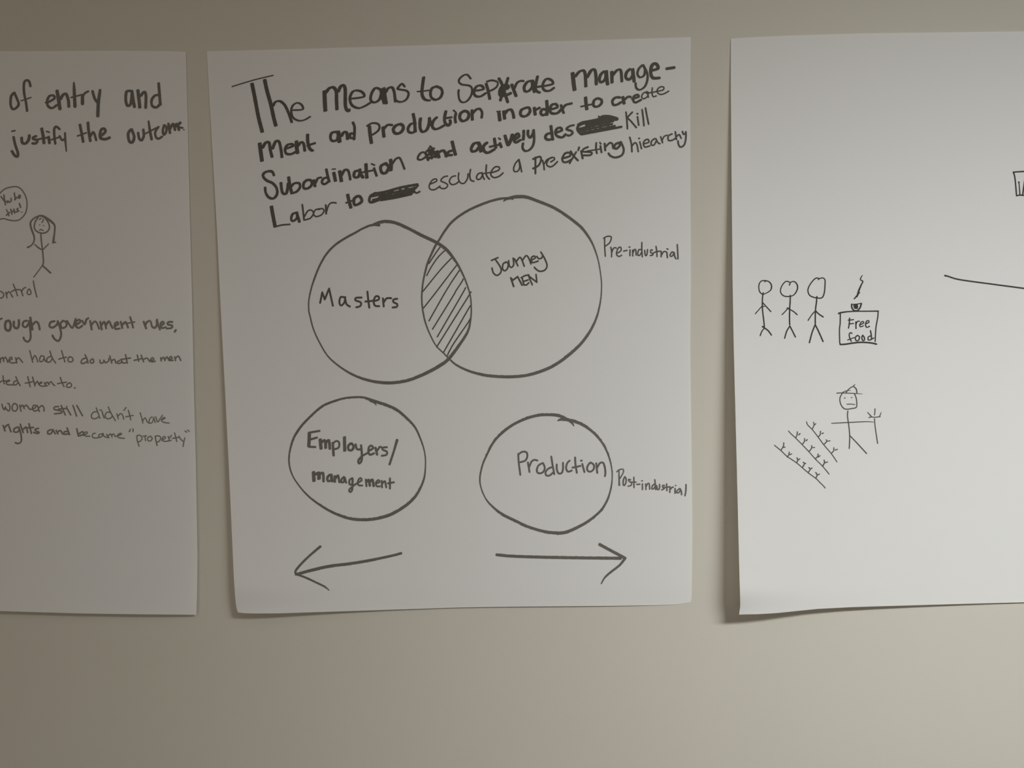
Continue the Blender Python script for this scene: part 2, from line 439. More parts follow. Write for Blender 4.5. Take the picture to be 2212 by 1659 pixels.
words(mid, 'handwritten_word', D, (22,20), ['Labor', 'to', 'esculate', 'a', 'Pre', 'existing', 'hiearchy'], '''
 n44/24 256,920 275,1030 300,1158 ; n20 298,1162 380,1140 475,1132 ; n30/24 545,992 507,1012 492,1070 512,1093 558,1060 565,1000 ; n36/26 557,990 575,1050 590,1100 ;
 n22 625,897 635,980 645,1078 ; n19 645,1080 720,1058 758,1000 735,962 690,972 650,1040 ; n18 830,945 780,960 760,1010 790,1038 850,1020 885,970 860,942 822,955 ;
 n24 905,903 910,1003 ; n19 915,980 940,902 980,872 1028,876
 |n42/24 1167,778 1182,850 1205,932 ; n22 1148,875 1230,845 ; n36/30 1280,797 1243,830 1248,897 1300,888 1337,848 1310,797 1275,797
 |[860,120] n18 385,1535 460,1500 455,1475 420,1480 385,1520 370,1570 390,1600 440,1600 500,1560 ; n18 590,1440 545,1450 510,1495 560,1520 592,1545 575,1580 530,1590 495,1572 ;
 n18 685,1437 640,1450 612,1500 638,1540 690,1532 730,1500 ; n18 725,1402 720,1470 745,1520 790,1525 828,1470 835,1412 ; n20 865,1362 855,1430 870,1490 905,1500 ;
 n19 1000,1400 960,1410 936,1450 947,1478 985,1470 1010,1420 ; n19 1010,1407 1015,1450 1030,1478 ; n20 1055,1308 1050,1390 1060,1440 1090,1475 ; n16 1000,1412 1110,1396 ;
 n19 1110,1400 1200,1370 1210,1335 1160,1330 1115,1380 1110,1430 1150,1458 1210,1440 1253,1402
 |n19 1440,1243 1400,1290 1380,1350 1390,1385 1430,1380 1453,1330 1442,1245 ; n20 1445,1243 1465,1330 1475,1388
 |n24 1640,1218 1640,1330 1640,1408 ; n24 1612,1236 1690,1207 1708,1240 1680,1310 1612,1350 ; n20 1725,1252 1740,1310 1745,1363 ; n18 1742,1300 1780,1242 1830,1225 ;
 n20 1825,1270 1868,1240 1860,1218 1815,1225 1780,1270 1778,1310 1820,1330 1860,1310 1903,1267
 |[1100,100] n26 632,1340 728,1310 718,1272 670,1278 637,1330 642,1378 690,1383 750,1347 ; n26 735,1255 770,1310 820,1362 ; n22 800,1262 760,1330 722,1398 ;
 n24 835,1207 825,1240 ; n26 860,1252 877,1338 ; n24 940,1203 884,1230 884,1258 950,1262 988,1272 970,1300 892,1302 ; n24 1040,1155 1037,1220 1047,1276 ; n18 930,1252 1080,1228 ;
 n24 1090,1192 1102,1266 ; n20 1083,1150 1095,1165 ; n26 1140,1163 1147,1242 ; n24 1152,1200 1200,1154 1230,1163 1242,1218 ;
 n30 1310,1153 1272,1168 1253,1208 1280,1223 1318,1190 1333,1145 ; n26 1335,1143 1368,1230 1345,1300 1270,1328 1212,1310 1187,1280
 |n22 1440,1088 1460,1170 1466,1258 ; n20 1466,1190 1500,1152 1525,1172 1541,1258 ; n20 1560,1142 1580,1223 ; n22 1550,1100 ;
 n20 1602,1166 1668,1145 1660,1112 1622,1122 1602,1160 1620,1203 1678,1190 ; n20 1742,1102 1702,1130 1697,1178 1730,1178 1758,1130 ; n20 1755,1107 1775,1150 1800,1163 ;
 n20 1810,1082 1832,1150 ; n18 1830,1118 1850,1077 1885,1062 ; n20 1945,1047 1902,1070 1902,1122 1945,1123 1982,1100 ;
 n22 1985,1022 1990,1060 1997,1112 ; n20 1997,1082 2030,1054 2054,1098 ; n22 2070,1018 2082,1050 2105,1040 ; n22 2110,1022 2110,1100 2090,1178 2045,1203 2022,1170 2017,1132''', None, None)

mid('crossed_out_word', D, (30,30), '''
 n22 1540,778 1610,764 ; n22 1645,756 1712,740 ; n22 1785,724 1802,718 ; n22 1856,706 1886,699 ; n24 1965,690 1980,700 ; n34 1500,760 1442,792 1424,848 1450,868 1530,842 ; n32 1490,765 1620,742 1800,692 2000,655 ; n26 1545,792 1700,757 1985,692 ; n34 1535,822 1700,790 1950,730 ;
 n36 1562,838 1720,812 1925,768 ; n20 1455,802 1560,777 ; n20 1465,838 1560,815 ; n22 1985,655 2008,668 1962,720 1985,757 2028,740 ;
 n34 1600,765 1622,820 ; n34 1750,745 1762,800 ; n34 1880,722 1880,770 ; n30 1680,770 1690,810 ; n30 1820,740 1830,790 ; n26 1930,710 1950,750
''', M_INK, 'word scribbled out with thick black strokes after Labor to')

E, Fc, G, H = (640,400,S4), (640,560,S4), (860,500,S2), (860,640,S2)
c1 = mid('venn_circle', E, (28,28), '''
 990,478,30 900,477,28 800,515,26 700,570,26 590,630,28 470,710,28 370,810,26 290,940,24 230,1080,24 180,1230,20 150,1380,18 150,1500,18
 [640,560] 165,680,18 200,820,18 270,980,18 380,1160,18 530,1290,22 700,1390,28 900,1455,34 1110,1477,38 1320,1450,38 1520,1375,40 1700,1280,42 1820,1190,40
 1950,1020,36 2050,860,28 2085,700,20 2090,560,18 2075,420,18 2020,250,20 1950,100,24
 [640,400] 1890,890,30 1800,775,38 1680,688,38 1500,600,38 1350,522,36 1200,455,38 1080,433,40 990,445,36 912,474,26
''', M_SOFT, 'left circle of the overlapping pair, round Masters', rough=0.06)
mid('circle_label', E, (24,24), '''
 = 285,1405 310,1280 340,1365 392,1235 415,1340 437,1440 ; 575,1340 530,1337 515,1400 535,1438 575,1400 585,1337 ; 580,1342 600,1420 640,1450 ;
 780,1342 712,1347 707,1375 770,1400 765,1443 717,1458 ; 850,1272 860,1370 872,1463 ; 826,1390 925,1380 ; 930,1385 985,1365 985,1332 950,1327 925,1380 940,1438 990,1445 ;
 1035,1352 1045,1448 ; 1045,1400 1080,1352 1133,1350 ; 1205,1357 1162,1366 1160,1395 1205,1420 1200,1453 1152,1461
''', None, 'label reading Masters in thin marker')
mid('venn_circle', (940,400,S4), (28,28), '''
 820,190,16 850,165,30 900,152,38 ; 930,170,14 880,155,22 780,162,30 650,195,30 480,260,30 330,340,30 200,440,30 120,540,28 50,650,26
 [860,500,11.06] 950,250,52 890,340,54 800,530,52 700,770,52 630,1040,46 590,1250,42 567,1500,42 567,1659,40
 [860,640,11.06] 575,220,40 600,400,40 650,620,40 740,860,36 900,1170,32 1100,1370,34 1200,1470,38
 [940,560,5.53] 250,1260,24 400,1333,28 560,1378,34 700,1397,36 900,1404,38 1100,1385,36 1300,1325,38 1450,1250,38 1600,1140,38 1740,1010,36 1850,860,32 1930,690,26 1975,500,18 1988,330,15 1980,200,15 1945,0,16
 [940,400,5.53] 1880,700,22 1800,570,30 1720,480,34 1550,350,34 1400,260,34 1200,180,36 1080,140,40 960,139,42 880,157,34
''', M_SOFT, 'right circle of the overlapping pair, round Journey MEN', rough=0.06)
words(mid, 'circle_word', (940,400,S4), (20,20), ['Journey', 'MEN'], '''
 672,899 750,866 ; 715,882 780,980 785,1040 740,1078 697,1050 679,990 ; 850,920 812,940 806,1000 835,1023 868,985 870,932 842,917 ; 878,902 885,960 910,983 938,950 932,872 ;
 950,882 988,963 ; 965,920 1010,862 1035,890 1064,967 ; 1045,895 1085,842 1115,866 1145,940 ; 1148,895 1195,870 1188,847 1156,857 1147,890 1165,924 1230,906 ;
 1215,852 1238,878 1275,868 1284,838 ; 1263,800 1310,880 1337,960 1310,1014 1250,1029 1207,1004 1186,981
 |n22 = 938,1210 903,1107 930,1135 985,1092 1037,1193 ; 1028,1106 1075,1080 1120,1072 ; 1040,1112 1060,1193 ; 1052,1152 1110,1132 ; 1060,1190 1090,1192 1118,1166 ; = 1160,1190 1115,1082 1215,1160 1205,1067''', None, None)
mid('hatching', G, (32,32), '''
 1000,378 890,530 735,765 ; 1118,452 950,620 810,820 720,980 686,1053 ; 1285,625 1000,930 596,1428 ; 1402,800 1150,1130 830,1548 608,1828 ;
 1462,932 1250,1250 1070,1548 738,2134 ; 1552,1135 1530,1190 1380,1420 1310,1548 822,2334 ; 1612,1342 1500,1548 936,2518 ; 1720,1470 1680,1548 922,2758 ;
 [860,640] 1722,230 1640,370 1092,1328 ; 1728,532 1650,660 1340,1110 1205,1350 1186,1408
''', None, 'slanted hatching lines filling the overlap of the circles')
mid('side_note', (1280,480,S2), (34,34), '''
 288,392 290,600 305,812 ; 264,384 330,345 400,335 448,352 440,420 400,500 302,573 ; 437,598 455,700 455,826 ; 460,720 490,640 530,607 568,620 ; 578,745 670,690 685,622 650,592 602,640 572,740 592,798 640,818 693,790 ;
 744,690 822,672 ; 873,594 892,593 ; 895,662 893,800 ; 957,668 962,806 ; 970,720 1000,652 1033,662 1042,786 ; 1178,484 1178,650 1190,826 ; 1165,660 1112,652 1082,730 1087,792 1130,788 1172,720 ;
 1246,672 1255,760 1275,802 1303,760 1314,654 ; 1430,667 1397,662 1387,720 1440,750 1440,783 1380,798 ; 1517,578 1535,700 1540,820 ; 1440,742 1530,702 1630,692 ; 1642,702 1640,826 ; 1650,780 1700,702 1750,702 ;
 1776,714 1790,846 ; n30 1777,633 1806,647 ; n34 1940,732 1902,707 1857,770 1862,812 1905,808 1948,740 ; 1950,722 1965,820 1994,872 ; 2025,534 2035,700 2041,876
''', M_INK, 'note reading Pre-industrial at the right of the circles')

mid('drawn_circle', (600,840,S4), (28,28), '''
 1176,196,10 1155,165,24 1110,146,26 ; 1050,108,24 1000,100,26 920,100,26 800,112,26 660,152,28 530,210,30 390,330,28 270,460,30 190,590,28 145,740,22 135,880,20 170,1020,18 250,1150,18 370,1285,22 540,1410,28 700,1495,32
 870,1550,36 1040,1563,38 1200,1545,38 1360,1495,40 1520,1400,38 1630,1300,36 1700,1190,30 1750,1060,22 1765,900,16 1755,760,16 1710,610,20 1640,460,26 1540,350,32 1420,250,34 1300,195,36 1150,145,36 1050,110,30
''', M_SOFT, 'grey-black circle round Employers/management', rough=0.12)
words(mid, 'circle_word', (600,840,S4), (30,26), ['Employers/', 'management'], '''
 n40/26 377,528 375,600 371,684 ; n26 372,524 498,502 ; n26 387,606 468,582 ; n26 377,692 448,695 ; n40/28 507,606 517,712 ; n34/28 522,640 555,614 570,640 572,704 ; n32/26 577,640 610,614 622,714 ;
 n30/24 657,645 667,795 ; n24 662,650 700,622 733,642 728,700 682,720 ; n38/24 797,578 800,738 ; n28/26 870,652 842,682 847,728 885,732 907,690 882,652 ;
 n26 930,664 947,720 985,722 ; n26/22 995,674 1005,780 1000,860 972,892 962,860 1000,810 1078,762 ; n26 1087,740 1138,710 1120,678 1092,692 1083,750 1102,787 1150,770 ; n28 1167,704 1187,784 ; n24 1187,740 1220,692 1240,700 ;
 n24 1303,697 1257,702 1252,725 1303,750 1298,788 1243,799 ; 1425,614,34 1385,750,26 1336,900,28
 |n42/28 427,996 432,1098 ; n44/30 455,1020 490,1004 492,1072 ; n30/26 502,1020 540,1004 547,1104 ; n30/26 620,1027 592,1060 602,1102 638,1088 640,1032 ; n32/26 640,1026 652,1104 ;
 n28/24 680,1044 682,1110 ; n26/24 690,1070 720,1034 736,1114 ; n24 790,1052 762,1080 762,1118 790,1108 796,1058 ; n26 800,1062 816,1120 ; n24 890,1067 857,1090 857,1138 885,1142 895,1078 ; n24 895,1074 890,1200 866,1232 852,1210 900,1160 960,1120 ;
 n22 960,1120 1003,1092 990,1064 962,1090 962,1148 1010,1154 ; n24 1052,1084 1060,1162 ; 1060,1110 1085,1087 1100,1156 ; 1102,1110 1130,1084 1146,1160 ; n22 1172,1130 1218,1112 1202,1088 1172,1120 1182,1162 1220,1164 ;
 n22 1242,1098 1246,1176 ; n22 1250,1130 1280,1102 1296,1176 ; n24 1340,1070 1340,1190 ; n24 1318,1129 1386,1116''', M_SOFT, None)
mid('drawn_circle', (1010,870,S4), (28,28), '''
 1080,214,16 1130,198,36 1250,215,40 1380,265,36 1520,370,32 1630,510,28 1700,680,20 1728,850,16 1715,1010,20 1670,1160,26 1590,1290,30 1450,1410,34 1290,1500,38 1160,1550,40 1040,1555,40 900,1535,36 720,1480,34 560,1405,34 420,1335,34
 320,1260,26 220,1150,18 160,1010,16 148,890,20 180,740,22 240,600,26 310,470,30 400,370,34 530,270,34 680,195,36 830,152,36 960,142,36 1080,152,38 1180,192,36 1240,232,30 1270,278,10
''', M_SOFT, 'grey-black circle round Production', rough=0.14)
mid('circle_label', (1010,870,S4), (23,23), '''
 606,610 610,700 630,860 ; 606,620 650,587 703,591 714,640 690,690 632,710 ; 721,713 740,827 ; 735,770 765,702 800,682 833,690 ; 900,720 847,750 827,810 850,843 900,830 923,780 905,727 ; 1000,643 1015,740 1036,852 ; 1005,770 962,790 932,830 942,868 980,869 1020,835 ;
 1066,738 1066,790 1086,843 1125,838 1140,790 1140,718 ; 1220,692 1192,720 1177,780 1200,823 1245,810 ; 1285,654 1290,740 1306,836 ; 1254,775 1348,755 ; 1371,732 1396,827 ; n24 1357,691 1363,692 ; n23 1460,720 1432,760 1432,808 1470,823 1508,790 1508,742 1472,714 ;
 1537,723 1550,837 ; 1547,780 1580,722 1620,717 1640,770 1647,840 1641,876
''', M_SOFT, 'label reading Production in thin marker')
mid('side_note', (1300,980,S2), (36,36), '''
 410,402,30 412,560,36 418,752,46 ; n32 360,434 400,392 480,367 518,387 508,460 437,588 ; n38 555,553 517,620 512,738 540,758 578,690 578,592 549,553 ; n34 688,626 642,612 642,650 710,700 700,758 630,778 ; 766,564 770,808 ; 690,681 814,680 ;
 838,734 908,729 ; 971,724 971,856 ; n30 952,649 974,650 ; n34 1047,724 1056,856 ; 1062,780 1100,712 1133,722 1146,846 ; 1266,624 1280,740 1291,856 ; 1270,722 1212,760 1197,838 1240,838 1278,770 ; 1312,764 1327,848 1360,857 1383,800 1380,736 ;
 1498,762 1457,757 1457,800 1490,838 1434,863 ; 1550,724 1556,884 ; 1484,810 1628,791 ; 1630,794 1626,924 ; 1642,850 1680,802 1706,801 ; 1751,834 1751,944 ; n30 1760,759 1772,760 ; n34 1860,832 1802,880 1788,928 1840,932 1878,870 ; 1870,834 1900,900 1907,978 ; 2013,740 2010,880 1988,1004
''', M_SOFT, 'note reading Post-industrial at the right of the circles')
mid('arrow', (600,1100,S4), (32,32), '''
 1472,527,32 1360,556,30 1100,611,34 860,651,36 620,681,38 400,730,38 228,777,34 ; 507,447,32 420,520,28 310,622,28 217,730,28 218,782,26 ; 228,780,24 330,815,26 480,885,24 560,925,22 614,968,10
''', M_SOFT, 'grey-black arrow pointing left', rough=0.05)
mid('arrow', (1040,1080,S4), (36,36), '''
 184,655,36 400,673,36 900,687,38 1660,697,38 ; 1414,532,38 1560,612,36 1715,694,36 ; 1712,702,34 1650,780,28 1560,850,28 1480,920,24 1430,1000,14
''', M_SOFT, 'grey-black arrow pointing right', rough=0.05)

# ================================================================== left sheet
LEFT = sheet('flip_chart_sheet',
    [(-600,120),(-590,700),(-580,1306)],
    [(401.5,112),(404,210),(411,500),(415,650),(419,850),(423,1000),(426.6,1200),(425.5,1290),(424,1328)],
    [(-600,120),(0,111),(240,109.6),(360,110.5),(401.5,112)],
    [(-580,1306),(-300,1312),(0,1320),(170,1325),(300,1327),(424,1328)],
    lift_left,
    'white chart sheet at the left edge with a long-haired stick girl and a speech bubble')
def lef(name, crop, nib, data, mat=None, label=None, parent=None):
    return ink(name, parent or LEFT, lift_left, crop, nib, data, mat or M_FAINT, label, LEFT)

R = (0,140,S4); S = (0,380,S2); T = (0,500,S2); U = (0,660,S4); V = (0,740,S2); W = (180,850,S24)
words(lef, 'handwritten_word', R, (34,30), ['of', 'entry', 'and'], '''
 n30/26 165,335 132,380 127,480 152,528 190,518 223,470 200,400 172,335 ; n30/24 363,255 350,203 315,183 287,220 287,330 310,450 323,550 ; n16 252,430 370,390
 |n30/26 570,450 650,402 640,368 592,372 563,430 572,490 620,518 680,480 ; n18 542,450 575,440 ; 682,315,42 700,420,44 715,522,44 ; n36/28 722,410 755,355 790,350 815,420 822,498 ;
 882,215,22 886,300,38 895,495,42 ; n20 850,390 980,356 ; 985,370,40 985,462,42 ; n26 985,390 1010,342 1053,317 ; n34 1106,318 1130,400 1165,450 ; 1195,304,34 1175,450,40 1168,608,42
 |n34/28 1560,312 1512,322 1502,420 1522,488 1560,468 1578,345 ; n38/28 1575,315 1590,420 1606,502 ; n40/28 1647,306 1660,420 1670,508 ; n34/28 1682,370 1720,324 1743,360 1740,512 ;
 n34/26 1895,222 1905,350 1915,478 ; n30/28 1910,362 1852,367 1812,420 1817,488 1870,508 1918,460''', M_SOFT, None)
words(lef, 'handwritten_word', R, (32,28), ['justify', 'the', 'outcome.'], '''
 162,865 180,950 213,1050 208,1097 175,1083 142,1032 ; n20 142,795 178,786 ; n34/30 258,873 266,930 310,938 343,890 350,845 ; n30 430,852 392,870 402,890 448,900 430,938 388,938 ; n38/28 498,763 515,850 525,933 ; n22 450,890 560,870 ;
 n34/26 580,862 590,934 ; n20 557,796 588,805 ; n30 710,767 670,738 647,770 650,860 660,940 ; n20 612,895 720,860 ; n26 712,852 742,900 780,880 ; 776,815,24 780,900,26 792,1032,16
 |n34/28 955,718 975,820 993,918 ; n20 926,850 1030,812 ; n34/28 1050,692 1060,800 1078,908 ; n30 1082,850 1110,804 1130,832 1148,898 ; n34 1205,850 1258,800 1248,765 1212,772 1193,830 1202,878 1260,888 1308,870
 |n34/28 1565,772 1532,820 1542,908 1580,928 1602,860 1572,772 ; n32 1650,815 1662,878 1690,902 1717,850 1712,776 ; 1775,676,24 1790,780,32 1810,888,34 ; n20 1722,830 1870,752 ; n28 1892,742 1855,800 1860,858 1890,884 1935,858 ;
 n30 1958,727 1945,790 1958,835 1985,800 1987,742 1962,722 ; n32 2012,706 2030,812 ; n32 2032,762 2068,706 2090,776 ; n32 2092,742 2110,706 2138,776 ; n24 2120,730 2160,692 2142,692 2132,740 2180,753 ; n16 2195,775''', M_SOFT, None)
bub = lef('speech_bubble', S, (30,30), '''
 -60,520 -20,440 60,352 160,292 330,257 430,267 520,332 600,460 643,620 634,800 590,920 490,1028 400,1067 290,1067 170,1043 90,1020 0,1037 -60,1080
''', None, 'speech bubble outline in thin marker')
words(lef, 'bubble_word', S, (36,36), ['You', 'do', 'this!'], '''
 25,495 110,610 ; 92,455 112,590 130,688 ; 150,605 182,640 ; 190,592 202,622 240,622 268,590 264,535
 |342,410 366,565 ; 350,568 402,512 ; 460,472 432,520 470,530 488,472 452,462
 |n30 152,805 182,862 214,955 ; 155,938 228,872 ; n32 256,795 285,915 ; 280,862 328,832 350,888 ; 332,795 350,880 ; 430,775 402,802 450,838 382,858 ; n38 463,660 493,750 ; n28 515,865''', None, bub)
fig = lef('stick_figure', T, (36,36), '''
 [0,380] 920,982 850,1080 817,1200 842,1290 920,1348 1020,1368 1120,1338 1178,1250 1168,1150 1120,1062 1050,975 ;
 [0,500] 975,60 985,200 1000,330 1015,450 1030,600 1036,740 1020,800 ; 828,308,28 920,390,38 1010,440,30 ; n28 1020,440 1090,370 1157,298 ; n26 1010,812 920,940 803,1092 ; n42 1022,822 1100,890 1205,988
''', None, 'stick girl with round head and raised arms')
lef('hair', S, (46,46), '''
 950,948,40 850,990,40 770,1050,40 728,1120,46 737,1220,48 780,1350,46 815,1450,42 815,1540,36 782,1620,32 720,1680,36 662,1706,46 ;
 940,948,40 1030,965,60 1150,1035,58 1250,1112,54 1305,1190,46 1302,1350,40 1282,1500,52 1272,1590,56 ; n30 1264,1597 1328,1584
''', None, 'long drooping hair', fig)
lef('face', S, (28,28), '''
 942,1043 980,1012 ; 1032,1030 1026,1080 1002,1112 ; n26 946,1170 ; n26 1036,1186 ; n28 948,1295 985,1277 1028,1308
''', None, 'two dot eyes and a frowning mouth', fig)
lef('caption', T, (32,32), '''
 -60,1420 40,1442 88,1500 60,1578 -60,1600 ; 140,1452 165,1586 ; 160,1500 200,1442 240,1462 300,1566 ; 316,1260 370,1390 418,1536 ; 272,1438 370,1392 488,1392 ; 502,1402 525,1470 545,1536 ; 522,1430 560,1362 612,1337 ;
 690,1372 652,1430 652,1488 710,1508 742,1470 722,1400 694,1372 ; 796,1184 825,1350 880,1564
''', None, 'caption ending ontrol under the stick girl')
words(lef, 'handwritten_word', U, (23,22), ['ough', 'government', 'rules,'], '''
 n22 -30,200 0,165 22,155 ; n30 70,192 60,240 72,288 110,298 128,240 110,182 74,190 ; n29 165,194 166,250 200,273 224,240 225,176 ; n25 320,182 282,192 272,240 310,258 343,210 ; n24 345,184 360,280 364,390 330,433 292,410 281,383 ;
 n29 362,146 385,284 ; n25 390,230 430,192 460,222 474,284
 |n26 650,187 602,202 592,250 630,263 678,230 690,192 ; n25 690,187 715,260 730,350 700,422 652,400 627,358 ; n24 750,182 722,220 742,268 788,250 793,202 754,182 ;
 n22 800,182 830,230 865,268 890,200 904,158 ; 912,230 958,196 948,168 912,190 902,240 940,268 982,240 ; 982,182 1012,225 1030,170 1053,152 ; n24 1077,184 1095,286 ; n22 1097,230 1130,188 1160,215 1184,277 ; n24 1197,194 1215,286 ; n22 1217,230 1245,193 1268,272 ;
 1270,230 1300,188 1328,240 1345,268 ; 1367,250 1413,220 1400,197 1372,220 1377,277 1428,274 ; 1442,194 1460,267 ; 1462,230 1500,197 1529,262 ; 1555,140 1575,200 1589,262 ; n17 1500,215 1608,196
 |n26 1717,194 1745,272 ; 1737,230 1760,193 1788,182 ; 1802,194 1817,250 1850,267 1873,230 1870,184 ; 1876,168 1890,230 1910,286 ; 1920,240 1958,216 1945,192 1918,215 1932,268 1978,258 ; 2058,196 2012,197 2003,225 2058,240 2048,268 1992,274 ; 2100,292 2087,313''', None, None)
words(lef, 'handwritten_word', V, (32,32), ['men', 'had', 'to', 'do', 'what', 'the', 'men'], '''
 -60,380 -40,480 ; 5,480 10,380 ; 15,400 60,352 90,455 ; 85,400 130,348 190,476 ; 197,430 288,392 270,348 227,370 222,450 290,488 400,470 ; 372,364 400,486 ; 392,420 440,358 490,410 538,472
 |711,194 745,330 780,470 ; 780,400 830,308 870,360 900,462 ;
 1040,332 990,312 952,370 952,448 1010,448 1058,370 ; 1052,334 1062,400 1090,452 ; 1192,204 1240,350 1328,487 ; 1210,332 1142,360 1112,430 1142,473 1210,450 1240,390
 |1471,194 1510,330 1550,460 ; 1404,398 1500,366 1587,351 ; 1660,342 1627,380 1632,448 1700,463 1747,420 1720,357 1664,338
 |[0,660,5.53] N18 1016,588 1040,640 1051,688 ; 1030,627 987,641 967,680 990,694 1040,670 ; 1100,637 1077,660 1087,688 1118,679 1114,642
 |1192,652 1202,689 1235,680 1241,652 1260,684 1298,660 1298,634 ; 1311,603 1335,688 ; 1337,660 1365,642 1385,688 ; 1430,657 1402,671 1412,693 1450,680 ; 1451,657 1470,688 1500,683 ;
 1500,588 1520,688 ; 1442,645 1558,626
 |1640,593 1657,665 ; 1603,655 1700,632 ; 1686,593 1715,672 ; 1720,642 1755,627 1788,668 ; 1797,660 1838,646 1822,622 1797,650 1812,673 1853,665
 |1920,623 1926,663 ; 1930,642 1955,617 1970,658 ; 1975,640 1995,612 2015,653 ;
 2022,645 2058,631 2040,607 2018,640 2032,658 2068,654 ; 2086,613 2096,658 ; 2096,632 2130,603 2159,656''', None, None)
words(lef, 'handwritten_word', V, (32,32), ['ted', 'them', 'to.'], '''
 71,796 82,900 102,985 ; -40,985 40,922 130,912 ; 142,950 230,912 210,897 152,930 162,998 260,1010 380,1010 ; 378,816 420,920 483,1030 ; 400,912 342,930 322,998 380,1013 428,960
 |661,815 690,930 720,1055 ; 604,969 700,955 778,932 ; 776,825 810,940 835,1040 ; 837,1000 890,922 910,960 930,1008 ;
 932,990 1000,962 980,942 932,1000 1000,1043 1128,1030 ; 1062,953 1090,1036 ; 1087,990 1130,943 1170,1008 ; 1162,980 1220,933 1260,990 1308,1028
 |1441,834 1470,930 1530,1052 ; 1374,984 1450,966 1587,946 ; 1660,962 1602,1000 1592,1058 1650,1073 1708,1040 1698,982 1654,958 ; 1774,1085 1796,1081''', None, None)
words(lef, 'handwritten_word', V, (33,33), ['women', 'still', "didn't", 'have'], '''
 46,1474 62,1540 102,1607 130,1535 ; 132,1560 200,1637 238,1580 220,1472 184,1453 ; 330,1462 292,1520 302,1617 370,1637 418,1570 400,1482 344,1453 ; 472,1494 500,1640 ; 492,1540 540,1493 580,1578 ; 562,1550 630,1493 680,1560 720,1600 ; 722,1600 840,1560 858,1502 802,1502 773,1570 822,1637 898,1610 ;
 892,1504 940,1646 ; 932,1560 1000,1503 1048,1560 1050,1636
 |[0,660,5.53] N18 700,1207 652,1212 648,1240 730,1260 738,1282 652,1294 ; 731,1194 755,1250 780,1306 ; 700,1237 800,1228 ; 802,1234 845,1306 ; n18 795,1208 ; 871,1194 915,1320 ; 917,1194 985,1316
 |[180,850,9.217] N24 256,285 290,380 330,495 ; 270,362 202,372 158,440 182,498 250,498 308,460 ; 371,353 390,420 415,490 ; 328,330 358,330 ; 497,270 550,390 638,540 ; 550,382 472,372 432,440 462,497 530,498 578,450 ; 667,404 695,505 ; 692,450 740,398 780,430 805,510 ; 849,280 808,337 ; 896,334 920,420 945,525 ; 844,464 992,436
 |1131,384 1160,480 1186,590 ; 1187,540 1230,483 1270,560 1308,592 ; 1370,467 1322,500 1312,588 1370,578 1400,490 ; 1402,473 1430,578 ; 1442,463 1480,567 1530,500 1574,434 ; 1552,530 1628,492 1602,477 1552,530 1600,574 1708,589''', None, None)
words(lef, 'handwritten_word', U, (20,20), ['rights', 'and', 'became', '"property"'], '''
 37,1433 60,1498 ; 52,1465 80,1432 103,1422 ; 107,1443 131,1508 ; 215,1452 172,1470 167,1508 215,1508 230,1462 ; 226,1453 250,1540 254,1620 220,1648 183,1639 ; 242,1418 275,1516 ; 277,1480 310,1452 330,1516 ; 346,1413 375,1526 ; 312,1462 398,1456 ; 458,1467 417,1480 432,1500 468,1515 450,1528 403,1516
 |610,1482 572,1500 572,1533 610,1528 630,1492 ; 631,1483 660,1532 ; 671,1492 690,1532 ; 692,1510 720,1492 750,1536 ; 801,1463 830,1541 ; 810,1502 767,1510 772,1538 823,1530
 |916,1473 936,1557 ; 940,1558 998,1538 988,1507 945,1530 ;
 [180,850,9.217] N24 0,832 80,792 60,762 12,800 42,848 128,850 ; 240,792 192,802 177,860 230,888 340,870 ; 370,802 312,822 312,868 370,858 390,802 ; 391,794 420,858 508,880 ; 462,813 500,876 ; 492,850 540,803 572,868 ; 572,832 600,803 640,858 ; 662,850 758,812 740,792 682,830 702,878 818,894
 |940,709,20 917,756,32 ; n24 990,704 990,760 ; n25 1067,862 1072,930 1110,1050 ; 1062,850 1100,828 1158,852 1168,910 1110,963 1078,950 ; n24 1192,850 1258,841 ; 1226,853 1240,940 ; n25 1330,852 1282,880 1288,938 1340,943 1372,890 1334,848 ; n27 1432,864 1450,960 1468,1034 ; n25 1428,852 1500,842 1543,890 1500,958 1452,968 ;
 n24 1562,930 1638,882 1610,853 1573,890 1592,948 1680,948 1748,931 ; 1691,854 1715,945 ; 1712,890 1757,833 ; 1816,784 1840,870 1860,955 ; 1774,894 1897,872 ; 1906,849 1930,900 1980,948 ; 2019,884 2000,970 1986,1055 ; 2024,747,22 2053,768,28 ; 2072,727,20 2108,753,24''', None, None)

# ================================================================== right sheet
RIGHT = sheet('flip_chart_sheet',
    [(1578.7,83.5),(1578.7,190),(1580.5,400),(1582.4,600),(1585,750),(1591.4,1000),(1595,1150),(1597.5,1250),(1598.8,1290),(1599,1310),(1596.5,1327.5)],
    [(2590,57),(2592,700),(2600,1292)],
    [(1578.7,83.5),(1630,80.3),(1700,77),(1870,72),(2212,67.8),(2590,57)],
    [(1596.5,1327.5),(1640,1326.6),(1679,1324.2),(1720,1320),(1767,1315.2),(1840,1311.5),(1900,1309.6),(2097,1304),(2212,1301),(2600,1292)],
    lift_right,
    'white chart sheet at the right edge with stick people beside a Free food table')
def rig(name, crop, nib, data, mat=None, label=None, parent=None):
    return ink(name, parent or RIGHT, lift_right, crop, nib, data, mat or M_FRESH, label, RIGHT)

